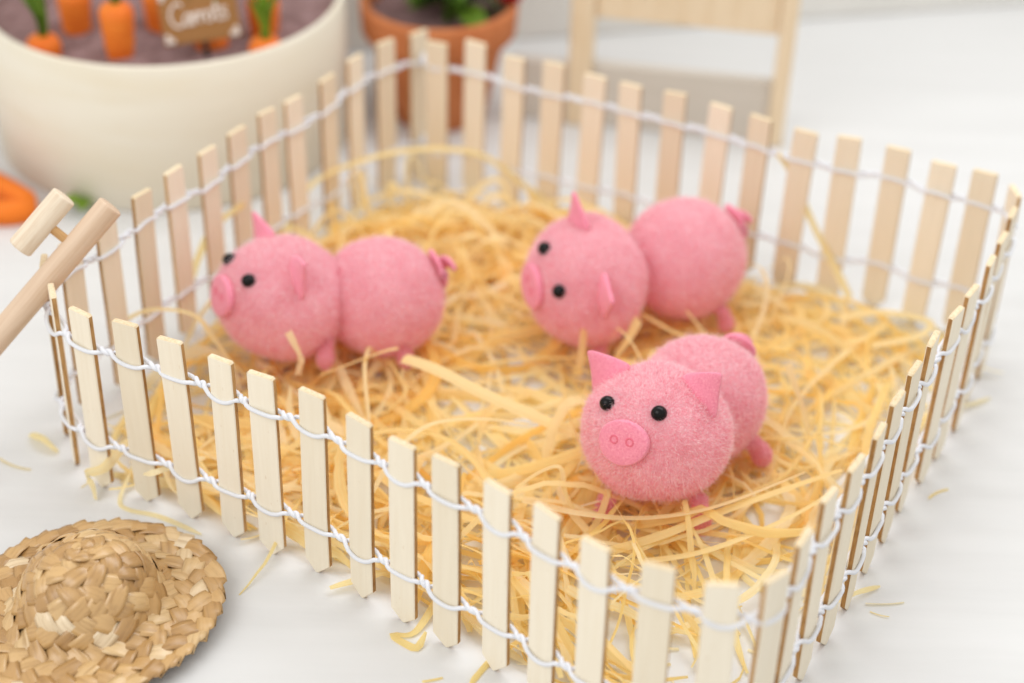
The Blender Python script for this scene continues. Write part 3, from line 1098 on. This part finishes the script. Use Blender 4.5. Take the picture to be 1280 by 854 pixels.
LOOSE = [
    ('short raffia strand lying on the table left of the pen corner', .34, 0.6, [(-18.14, -2.03, 0.12), (-17.62, -2.48, 0.3), (-17.25, -2.75, 0.2), (-16.98, -2.9, 0.06)]),
    ('bent raffia strand poking out through the leftmost front slats', .34, 0.75, [(-13.6, -3.82, 1.6), (-14.29, -4.3, 1.55), (-14.84, -5.0, 1.2), (-15.46, -4.9, 0.8), (-15.29, -5.1, 0.45), (-15.2, -5.3, 0.06)]),
    ('thin raffia strand looping out of the pen towards the straw hat', .17, 0.8, [(-14.2, -4.2, 0.5), (-14.42, -5.24, 0.07), (-14.06, -5.71, 0.05), (-12.97, -6.01, 0.05), (-11.49, -6.81, 0.06)]),
    ('crinkled raffia strand folded on the table before the middle front slats', .22, 0.35, [(-3.6, -9.3, 0.4), (-4.37, -10.9, 0.1), (-5.07, -11.0, 0.06), (-4.62, -11.4, 0.06), (-4.27, -11.55, 0.1), (-4.05, -11.1, 0.3)]),
    ('raffia strand end jutting under the front slats near the lower edge', .2, 0.3, [(-1.1, -11.4, 0.5), (-2.0, -11.9, 0.1), (-2.47, -12.6, 0.06), (-2.65, -12.95, 0.05)]),
    ('frayed raffia strand sticking out beneath the near right slats', .16, 0.6, [(8.4, -9.3, 0.3), (9.2, -8.75, 0.25), (10.01, -8.27, 0.1)]),
    ('pale raffia strand lying outside the far right slats', .2, 0.9, [(13.8, 0.8, 0.3), (14.8, 1.36, 0.15), (15.59, 1.9, 0.06)]),
    ('raffia tip lying across the third front slat from the left', .24, 0.85, [(-11.6, -4.7, 1.5), (-12.5, -5.35, 1.65), (-13.0, -5.75, 1.7), (-13.4, -5.75, 1.6)]),
]
for lab, w, tint, pts in LOOSE:
    P = resample(pts, 30)
    roll = rng.normal(0, .3) + np.linspace(0, rng.normal(0, .8), 30)
    V, F4, tA, aA = ribbon(P, w, roll, tint, 0.14)
    o0 = P[0] * [1, 1, 0]
    tag(put('raffia_strand', mesh_data('raffia_strand', V - o0, F4, (M['raffia'],), attrs={'tint': tA, 'across': aA}), loc=o0), lab, 'straw strand', 'loose strands outside the pen')

# ------------------------------------------------------------------ straw hat
HC = (-14.16, -10.61, 0.0)
hat = thing('straw_hat', 'small woven straw hat lying crown up on the table beside the fence', 'hat', HC)
# profile radius -> height: brim lifted at the rim, round crown
PR = np.array([(0.0, 2.62), (0.6, 2.57), (1.1, 2.38), (1.5, 2.06), (1.82, 1.58), (2.02, 1.08), (2.2, 0.70), (2.5, 0.52), (3.0, 0.46), (3.5, 0.44), (3.85, 0.46)])
ps = np.r_[0, np.cumsum(np.linalg.norm(np.diff(PR, axis=0), axis=1))]


def hat_pt(s, a, lift=0.0):
    r = np.interp(s, ps, PR[:, 0]); z = np.interp(s, ps, PR[:, 1])
    r2 = np.interp(s + 0.15, ps, PR[:, 0]); z2 = np.interp(s + 0.15, ps, PR[:, 1])
    r1 = np.interp(max(s - 0.15, 0), ps, PR[:, 0]); z1 = np.interp(max(s - 0.15, 0), ps, PR[:, 1])
    dr, dz = r2 - r1, z2 - z1
    L = math.hypot(dr, dz) + 1e-9
    dr, dz = dr / L, dz / L
    wob = 1 + 0.018 * math.sin(2 * a + 0.6) + 0.012 * math.sin(3 * a)
    tilt = 0.10 * r / 3.9 * math.cos(a - 0.2)
    down = np.array((dr * math.cos(a), dr * math.sin(a), dz))
    nrm = np.array((-dz * math.cos(a), -dz * math.sin(a), dr))
    p = np.array((r * wob * math.cos(a), r * wob * math.sin(a), z + tilt)) + nrm * lift
    return p, down, nrm


v, f = [], []
ns, na = 26, 64
for i in range(ns):
    for k in range(na):
        p, _, nn = hat_pt(ps[-1] * max(i, 0.02) / (ns - 1) * 0.985, 2 * PI * k / na, -0.05)
        v.append(p)
for i in range(ns - 1):
    for k in range(na):
        f.append((i * na + k, i * na + (k + 1) % na, (i + 1) * na + (k + 1) % na, (i + 1) * na + k))
hb = put('shade_shell', fix_normals(mesh_data('shade_shell', v, f, (M['shade_shell'],))), hat)  # added shell closing the leaf gaps, coloured dark as their shade
sol = hb.modifiers.new('thick', 'SOLIDIFY'); sol.thickness = 0.06 * SC


hr = random.Random(5)


def plait_leaf(s0, a0, tilt, L, W, base):
    """one strip of the plait, laid on the hat surface and tucked down at both ends"""
    n, mth = 9, 5
    sk, fold, ph = hr.uniform(-0.30, 0.30), hr.uniform(-0.4, 1.0), hr.uniform(0, 6)
    side_t = hr.uniform(-0.05, 0.05)
    c0, _, _ = hat_pt(s0, a0, 0.0)
    top, bot = [], []
    for i in range(n):
        u = -1 + 2 * i / (n - 1)
        wd = W * (1 - 0.25 * abs(u) ** 3)
        for k in range(mth):
            q = -1 + 2 * k / (mth - 1)
            du, dq = u * L + q * W * sk, q * wd
            ss = max(0.02, s0 + du * math.sin(tilt) + dq * math.cos(tilt))
            r = max(0.35, float(np.interp(ss, ps, PR[:, 0])))
            aa = a0 + (du * math.cos(tilt) - dq * math.sin(tilt)) / r
            lift = base + 0.115 - 0.165 * u * u + 0.03 * (1 - q * q) * fold + side_t * q + 0.007 * math.sin(ph + 6 * q + 2 * u)
            over = max(0.0, ss - ps[-1])
            p, dn, nn = hat_pt(ss, aa, lift)
            p = p + dn * over
            top.append(p - c0); bot.append(p - nn * 0.035 - c0)
    v = top + bot
    nt_ = len(top)
    f = []
    for i in range(n - 1):
        for k in range(mth - 1):
            a_ = i * mth + k
            f.append((a_, a_ + mth, a_ + mth + 1, a_ + 1))
            f.append((nt_ + a_, nt_ + a_ + 1, nt_ + a_ + mth + 1, nt_ + a_ + mth))
    rim = [i * mth for i in range(n)] + [(n - 1) * mth + k for k in range(1, mth)] + [i * mth + mth - 1 for i in range(n - 2, -1, -1)] + [k for k in range(mth - 2, 0, -1)]
    for a_, b0 in zip(rim, rim[1:] + rim[:1]):
        f.append((a_, b0, nt_ + b0, nt_ + a_))
    # turn into the strip's own axes so that its grain runs lengthwise
    p, dn, nn = hat_pt(s0, a0, 0.0)
    tg = np.cross(nn, dn)
    xd = tg * math.cos(tilt) + dn * math.sin(tilt)
    if np.dot(np.cross(nn, tg), dn) < 0:
        pass
    rot = np.stack([xd, np.cross(nn, xd), nn], 1)
    vv = np.array(v) @ rot
    o = put('plait_leaf', fix_normals(mesh_data('plait_leaf', vv, f, (M['leaf'],))), hat, c0, Matrix([list(r_) for r_ in rot]))
    return o


n_leaf = 0
NB = 5
bw = (ps[-1] - 0.30 + 0.06) / NB
for bi in range(NB):
    for half in (0, 1):
        s = 0.30 + bi * bw + bw * (0.26 if half == 0 else 0.74)
        r = float(np.interp(s, ps, PR[:, 0]))
        cnt = max(5, int(round(2 * PI * r / 0.58)))
        for k in range(cnt):
            ang = 2 * PI * (k + 0.5 * half + 0.3 * bi) / cnt + hr.uniform(-0.035, 0.035) / max(r, 0.8)
            tilt = (0.72 if half == 0 else -0.72) * (0.45 if bi == NB - 1 and half else 1) + hr.uniform(-0.10, 0.10)
            plait_leaf(s + hr.uniform(-0.025, 0.025), ang, tilt, bw * 0.66 * hr.uniform(0.92, 1.08), 0.29 * hr.uniform(0.85, 1.12), hr.uniform(-0.025, 0.03) - 0.02)
            n_leaf += 1
for k in range(5):
    plait_leaf(0.22, 2 * PI * k / 5, 0.1, 0.42, 0.30, 0.01 * k)
    n_leaf += 1
print('hat leaves', n_leaf)

# ------------------------------------------------------------------ wooden tool leaning on the fence corner
E1 = np.array((-14.60, -1.25, 8.85))
P1 = np.array((-16.62, -2.55, 6.75))
dT = (E1 - P1) / np.linalg.norm(E1 - P1)
P0 = E1 + dT * ((0.35 - E1[2]) / dT[2])
tool = thing('wooden_tool', 'round wooden handle with a short dowel pegged to it, leaning on the fence corner', 'tool', (P0[0], P0[1], 0))
tb = np.array((P0[0], P0[1], 0))


def dowel(name, A, B, r, mat, bev=0.05):
    A, B = np.array(A), np.array(B)
    L = np.linalg.norm(B - A)
    z = [0, bev * 0.4, bev] + list(np.linspace(bev * 2, L - bev * 2, 8)) + [L - bev, L - bev * 0.4, L]
    rr = [r - bev, r - bev * 0.3, r] + [r] * 8 + [r, r - bev * 0.3, r - bev]
    prof = [(0.0, 0.0)] + list(zip(rr, z)) + [(0.0, L)]
    v, f = lathe(prof, 28)
    me = mesh_data(name, v, f, (mat,))
    me = fix_normals(me)
    zd = Vector(B - A).normalized()
    xd = zd.cross(Vector((0.3, 0.9, 0.1))).normalized()
    rot = Matrix((xd, zd.cross(xd), zd)).transposed()
    return put(name, me, tool, A - tb, rot)


dowel('handle', P0, E1, 0.42, M['dowel'])
vdir = unit(np.array((-1.75, -48.3, 37.21)) - E1)
side = unit(np.cross(vdir, dT))
if side[0] > 0:
    side = -side
pc = E1 - dT * 1.75
sc_ = pc + side * 1.28
dowel('peg', pc + side * 0.3, pc + side * 1.0, 0.15, M['peg'], 0.02)
dowel('short_dowel', sc_ - dT * 1.15, sc_ + dT * 1.05, 0.41, M['dowel_pale'])

# ------------------------------------------------------------------ round veneer planter with carrots
PC = np.array((-17.1, 20.6, 0.0))
PRD, PH = 7.7, 6.6
planter = thing('round_planter', 'round pale veneer planter filled with mauve soil behind the fence', 'planter', PC)
v, f = lathe([(0, 0.02), (PRD - 0.1, 0.02), (PRD, 0.1), (PRD, PH - 0.06), (PRD - 0.06, PH), (PRD - 0.22, PH), (PRD - 0.28, PH - 0.06), (PRD - 0.28, 1.0)], 96)
put('wall', fix_normals(mesh_data('planter_wall', v, f, (M['veneer'],))), planter)
g = np.random.default_rng(2)
v, f = [], []
nr, na = 22, 72
for i in range(nr):
    r = (PRD - 0.28) * i / (nr - 1)
    for k in range(na):
        a = 2 * PI * k / na
        x, y = r * math.cos(a), r * math.sin(a)
        v.append((x, y, 5.75 + 0.10 * math.sin(1.7 * x + 0.6 * y) + 0.09 * math.sin(1.3 * y - 2.1 * x + 2) + g.normal(0, 0.035)))
for i in range(nr - 1):
    for k in range(na):
        f.append((i * na + k, i * na + (k + 1) % na, (i + 1) * na + (k + 1) % na, (i + 1) * na + k))
put('soil', fix_normals(mesh_data('soil', v, f, (M['soil'],))), planter)

cp = [(0, 2.3), (0.3, 2.3), (0.55, 2.2), (0.68, 2.0), (0.70, 1.7), (0.655, 1.45), (0.67, 1.2), (0.61, 0.9), (0.62, 0.6), (0.55, 0.2), (0.5, -0.4), (0, -0.5)]
v, f = lathe(cp, 28)
me_croot = fix_normals(mesh_data('root', v, f, (M['carrot'],)))


def leaf_blade(L, W, curl, n=8):
    v, f = [], []
    for i in range(n):
        u = i / (n - 1)
        w = W * math.sin(PI * (0.12 + 0.86 * u)) ** 0.8
        for q in (-1, 0, 1):
            v.append((q * w, curl * u * u * L + 0.12 * abs(q) * w, u * L))
    for i in range(n - 1):
        for k in range(2):
            f.append((i * 3 + k, i * 3 + k + 1, (i + 1) * 3 + k + 1, (i + 1) * 3 + k))
    k0 = len(v)
    v += [(x, y + 0.03, z) for x, y, z in v]
    f += [tuple(k0 + i for i in reversed(q)) for q in f]
    return fix_normals(mesh_data('leaf', v, f, (M['green'],)))


me_blade = [leaf_blade(2.6, 0.2, c) for c in (-0.35, 0.1, 0.4)]
CARS = [((-21.15, 15.7), -1.55, 'orange carrot with green top at the near left planter rim'), ((-20.42, 18.3), -0.6, 'orange carrot set back on the left of the planter soil'),
        ((-18.04, 15.65), 0.0, 'tall orange carrot standing proud in the middle of the planter'), ((-17.0, 18.9), -0.7, 'orange carrot just left behind the carrot sign'),
        ((-12.55, 18.3), -0.6, 'orange carrot further back at the right of the planter'), ((-12.15, 15.9), -1.45, 'orange carrot with green top at the right planter rim'),
        ((-14.55, 17.0), -1.7, 'orange carrot top hidden low behind the carrot sign')]
for i, ((x, y), dz, lab) in enumerate(CARS):
    c = thing('toy_carrot', lab, 'carrot', (x, y, 5.8 + dz), 'toy carrots planted in soil', random.uniform(0, 6))
    put('root', me_croot, c)
    for k in range(7):
        put('leaf', me_blade[k % 3], c, (0.10 * math.cos(k * 1.4), 0.10 * math.sin(k * 1.4), 2.2),
            Matrix.Rotation(k * 0.9, 3, 'Z') @ Matrix.Rotation(random.uniform(0.03, 0.16), 3, 'X'), (1, 1, random.uniform(0.8, 1.1)))

# sign on a stake
SB = np.array((-14.45, 15.5, 5.75))
sign = thing('garden_sign', 'small brown card sign lettered Carrots on a dark stake', 'sign', SB)
stilt = Matrix.Rotation(math.radians(-20), 3, 'X')
srot = Matrix.Rotation(math.radians(6), 3, 'Z') @ Matrix.Rotation(math.radians(-8), 3, 'Y') @ stilt
v, f = tube([(0, 0, -0.6), (0, 0, 1.0), (0, 0, 2.4)], 0.12, 10)
put('stake', fix_normals(mesh_data('stake', v, f, (M['stake'],))), sign, (0, 0.02, 0), srot)
v, f = box_bevel(3.15, 0.14, 2.2, 0.03, 0.85)
board = put('board', fix_normals(mesh_data('board', v, f, (M['card'],), smooth=False)), sign, (0, -0.12, 0), srot)
# handwriting: chalk strokes
GL = {
    'C': (0.62, [[(0.58, 0.80), (0.40, 0.95), (0.12, 0.75), (0.03, 0.42), (0.16, 0.10), (0.40, 0.02), (0.60, 0.20)]]),
    'a': (0.40, [[(0.32, 0.40), (0.16, 0.46), (0.03, 0.24), (0.12, 0.03), (0.30, 0.12), (0.32, 0.42), (0.31, 0.08), (0.40, 0.04)]]),
    'r': (0.30, [[(0.03, 0.45), (0.06, 0.02), (0.08, 0.30), (0.18, 0.44), (0.28, 0.42)]]),
    'o': (0.38, [[(0.18, 0.45), (0.03, 0.25), (0.14, 0.03), (0.31, 0.15), (0.30, 0.36), (0.18, 0.45)]]),
    't': (0.32, [[(0.15, 0.78), (0.13, 0.20), (0.18, 0.03), (0.29, 0.08)], [(0.00, 0.48), (0.30, 0.52)]]),
    's': (0.34, [[(0.28, 0.40), (0.14, 0.46), (0.07, 0.33), (0.24, 0.20), (0.20, 0.04), (0.02, 0.08)]]),
}
VV, FF, off = [], [], 0
x0 = -1.20
for ch in 'Carrots':
    adv, strokes = GL[ch]
    for stn in strokes:
        P = resample([(x0 + px_ * 0.98, -0.085, 1.52 + pz * 1.02 + 0.05 * (x0 + 1.2)) for px_, pz in stn], 26)
        vv, ff = tube(P, 0.052, 6)
        VV.append(vv); FF += [tuple(q + off for q in t_) for t_ in ff]; off += len(vv)
    x0 += adv * 0.98 * 0.9
for (cx_, cz) in ((-1.40, 1.02), (1.40, 1.02), (-1.40, 2.88), (1.40, 2.88)):
    for dx, dz in ((0, 0), (0.17, 0), (0, 0.17 if cz < 2 else -0.17)):
        P = [(cx_ + (dx if cx_ < 0 else -dx) + 0.07 * math.cos(t_), -0.085, cz + dz + 0.07 * math.sin(t_)) for t_ in np.linspace(0, 2 * PI, 10)]
        vv, ff = tube(P, 0.05, 6)
        VV.append(vv); FF += [tuple(q + off for q in t_) for t_ in ff]; off += len(vv)
put('lettering', fix_normals(mesh_data('lettering', np.concatenate(VV), FF, (M['chalk'],))), board)

# ------------------------------------------------------------------ terracotta pot with a flowering plant
PT = np.array((-5.45, 22.75, 0.0))
pot = thing('flower_pot', 'terracotta pot with mauve soil behind the back corner of the fence', 'pot', PT)
v, f = lathe([(0, 0.02), (2.05, 0.02), (2.15, 0.15), (2.95, 3.9), (3.0, 4.0), (3.35, 4.05), (3.45, 4.2), (3.52, 5.45), (3.45, 5.6), (3.2, 5.6), (3.12, 5.45), (3.0, 3.8)], 72)
put('shell', fix_normals(mesh_data('pot_shell', v, f, (M['terracotta'],))), pot)
v, f = [], []
for i in range(12):
    r = 3.1 * i / 11
    for k in range(40):
        a = 2 * PI * k / 40
        v.append((r * math.cos(a), r * math.sin(a), 4.85 + g.normal(0, 0.07)))
for i in range(11):
    for k in range(40):
        f.append((i * 40 + k, i * 40 + (k + 1) % 40, (i + 1) * 40 + (k + 1) % 40, (i + 1) * 40 + k))
put('soil', fix_normals(mesh_data('pot_soil', v, f, (M['soil'],))), pot)
plant = thing('flowering_plant', 'leafy green plant with red flowers growing in the terracotta pot', 'plant', PT + (0.2, 0.1, 4.85))
v, f = tube([(0.2, -0.9, -0.3), (0.25, -0.6, 1.0), (0.1, -0.2, 2.5), (0.2, 0, 4.5)], [0.2, 0.19, 0.16, 0.1], 8)
put('stem', fix_normals(mesh_data('stem', v, f, (M['green'],))), plant)


def oval_leaf(L, W):
    v, f = [], []
    n = 9
    for i in range(n):
        u = i / (n - 1)
        w = W * math.sin(PI * (0.05 + 0.93 * u)) ** 0.7
        for q in (-1, -0.5, 0, 0.5, 1):
            v.append((q * w, u * L, 0.35 * abs(q) * w - 0.25 * u * u * L))
    for i in range(n - 1):
        for k in range(4):
            f.append((i * 5 + k, i * 5 + k + 1, (i + 1) * 5 + k + 1, (i + 1) * 5 + k))
    k0 = len(v)
    v += [(x, y, z - 0.03) for x, y, z in v]
    f += [tuple(k0 + i for i in reversed(q)) for q in f]
    return fix_normals(mesh_data('leaf', v, f, (M['green'],)))


me_oval = [oval_leaf(1.7, 0.55), oval_leaf(2.0, 0.7), oval_leaf(1.4, 0.5)]
pr = random.Random(3)
for k in range(70):
    z = pr.uniform(0.5, 4.2) if k < 46 else pr.uniform(0.5, 1.3)
    az = pr.uniform(0, 2 * PI)
    put('leaf', me_oval[k % 3], plant, (0.2 + 0.5 * math.cos(az + PI / 2), -0.4 + 0.15 * z + 0.5 * math.sin(az + PI / 2), z),
        Matrix.Rotation(az, 3, 'Z') @ Matrix.Rotation(pr.uniform(-0.1, 0.8), 3, 'X'))
v, f = [], []
for k in range(14):
    a, tl = k * 2.4, 0.25 + 0.06 * k
    r0 = Matrix.Rotation(a, 3, 'Z') @ Matrix.Rotation(1.25 - 0.07 * k, 3, 'X')
    b0 = len(v)
    for i in range(5):
        for q in (-1, 0, 1):
            u = i / 4
            w = 0.36 * math.sin(PI * (0.12 + 0.76 * u))
            v.append(tuple(r0 @ Vector((q * w, u * 0.8 * (0.0 if False else 1) * 0.3, u * 0.75 + 0.12 * abs(q)))))
    for i in range(4):
        for q in range(2):
            f.append((b0 + i * 3 + q, b0 + i * 3 + q + 1, b0 + i * 3 + q + 4, b0 + i * 3 + q + 3))
me_flower = mesh_data('flower', v, f, (M['petal'],))
for p in ((2.95, -0.1, 0.55), (1.9, 0.9, 4.2), (-1.6, 0.2, 4.4), (-0.3, -0.6, 5.2), (2.2, -0.5, 3.1)):
    put('flower', me_flower, plant, p)
    vv, ff = tube([(0.2, -0.2, max(0.2, p[2] - 2.0)), ((p[0] + 0.2) / 2, p[1] / 2, p[2] - 0.7), (p[0], p[1], p[2])], 0.07, 6)
    put('stalk', fix_normals(mesh_data('stalk', vv, ff, (M['green'],))), plant)

# ------------------------------------------------------------------ wooden stand in the background
A = np.array((0.95, 22.2, 0.0)); B = np.array((9.75, 20.75, 0.0))
dS = (B - A) / np.linalg.norm(B - A)
LS = np.linalg.norm(B - A)
stand = thing('wooden_stand', 'pale wooden stand with a top rail and a grey beige lower board behind the fence', 'stand', A, None, math.atan2(dS[1], dS[0]))
for x, w in ((0.0, 1.05), (LS, 0.75)):
    v, f = box_bevel(w, 0.9, 9.0, 0.08, 0.0)
    put('post', fix_normals(mesh_data('post', v, f, (M['stand'],), smooth=False)), stand, (x, 0.0, 0))
v, f = box_bevel(LS - 0.9, 0.5, 3.2, 0.08, 5.25)
put('rail', fix_normals(mesh_data('rail', v, f, (M['stand'],), smooth=False)), stand, (LS / 2 + 0.07, 0.1, 0))
v, f = box_bevel(LS - 0.9, 0.5, 3.05, 0.06, 0.0)
put('lower_board', fix_normals(mesh_data('lower_board', v, f, (M['stand_panel'],), smooth=False)), stand, (LS / 2 + 0.07, 0.1, 0))
v, f = box_bevel(2.6, 0.5, 2.9, 0.06, 0.0)
put('side_board', fix_normals(mesh_data('side_board', v, f, (M['stand_panel'],), smooth=False)), stand, (-1.85, 0.1, 0))

# ------------------------------------------------------------------ small things at the left edge
ol = thing('orange_ribbon', 'orange folded ribbon loop on the table at the left edge', 'ribbon', (-22.9, 12.6, 0))
P = resample([(-2.6, 2.5, 0.5), (-1.0, 1.6, 0.55), (0.5, 0.45, 0.55), (1.25, -0.35, 0.5), (0.5, -0.75, 0.45), (-1.0, -0.7, 0.45), (-2.8, -0.5, 0.45)], 50)
T = unit(np.gradient(P, axis=0)); Sd = unit(np.cross(T, (0, 0, 1)))
hw, hh = 0.34, 0.44
v = np.concatenate([P - Sd * hw + (0, 0, -hh), P + Sd * hw + (0, 0, -hh), P + Sd * hw + (0, 0, hh), P - Sd * hw + (0, 0, hh)])
f = []
for i in range(49):
    for k in range(4):
        k2 = (k + 1) % 4
        f.append((k * 50 + i, k2 * 50 + i, k2 * 50 + i + 1, k * 50 + i + 1))
f += [(0, 50, 100, 150), (49, 99, 149, 199)]
put('band', fix_normals(mesh_data('band', v, f, (M['orange'],))), ol)
lf = thing('green_sprig', 'small green leaf sprig on the table behind the wooden tool', 'leaf', (-19.75, 13.0, 0))
for k in range(4):
    put('leaf', me_oval[2], lf, (0.1 * k - 0.15, 0, 0.25 + 0.05 * k), Matrix.Rotation(k * 1.5 - 1.2, 3, 'Z') @ Matrix.Rotation(0.45, 3, 'X'), (0.7, 0.55, 0.8))
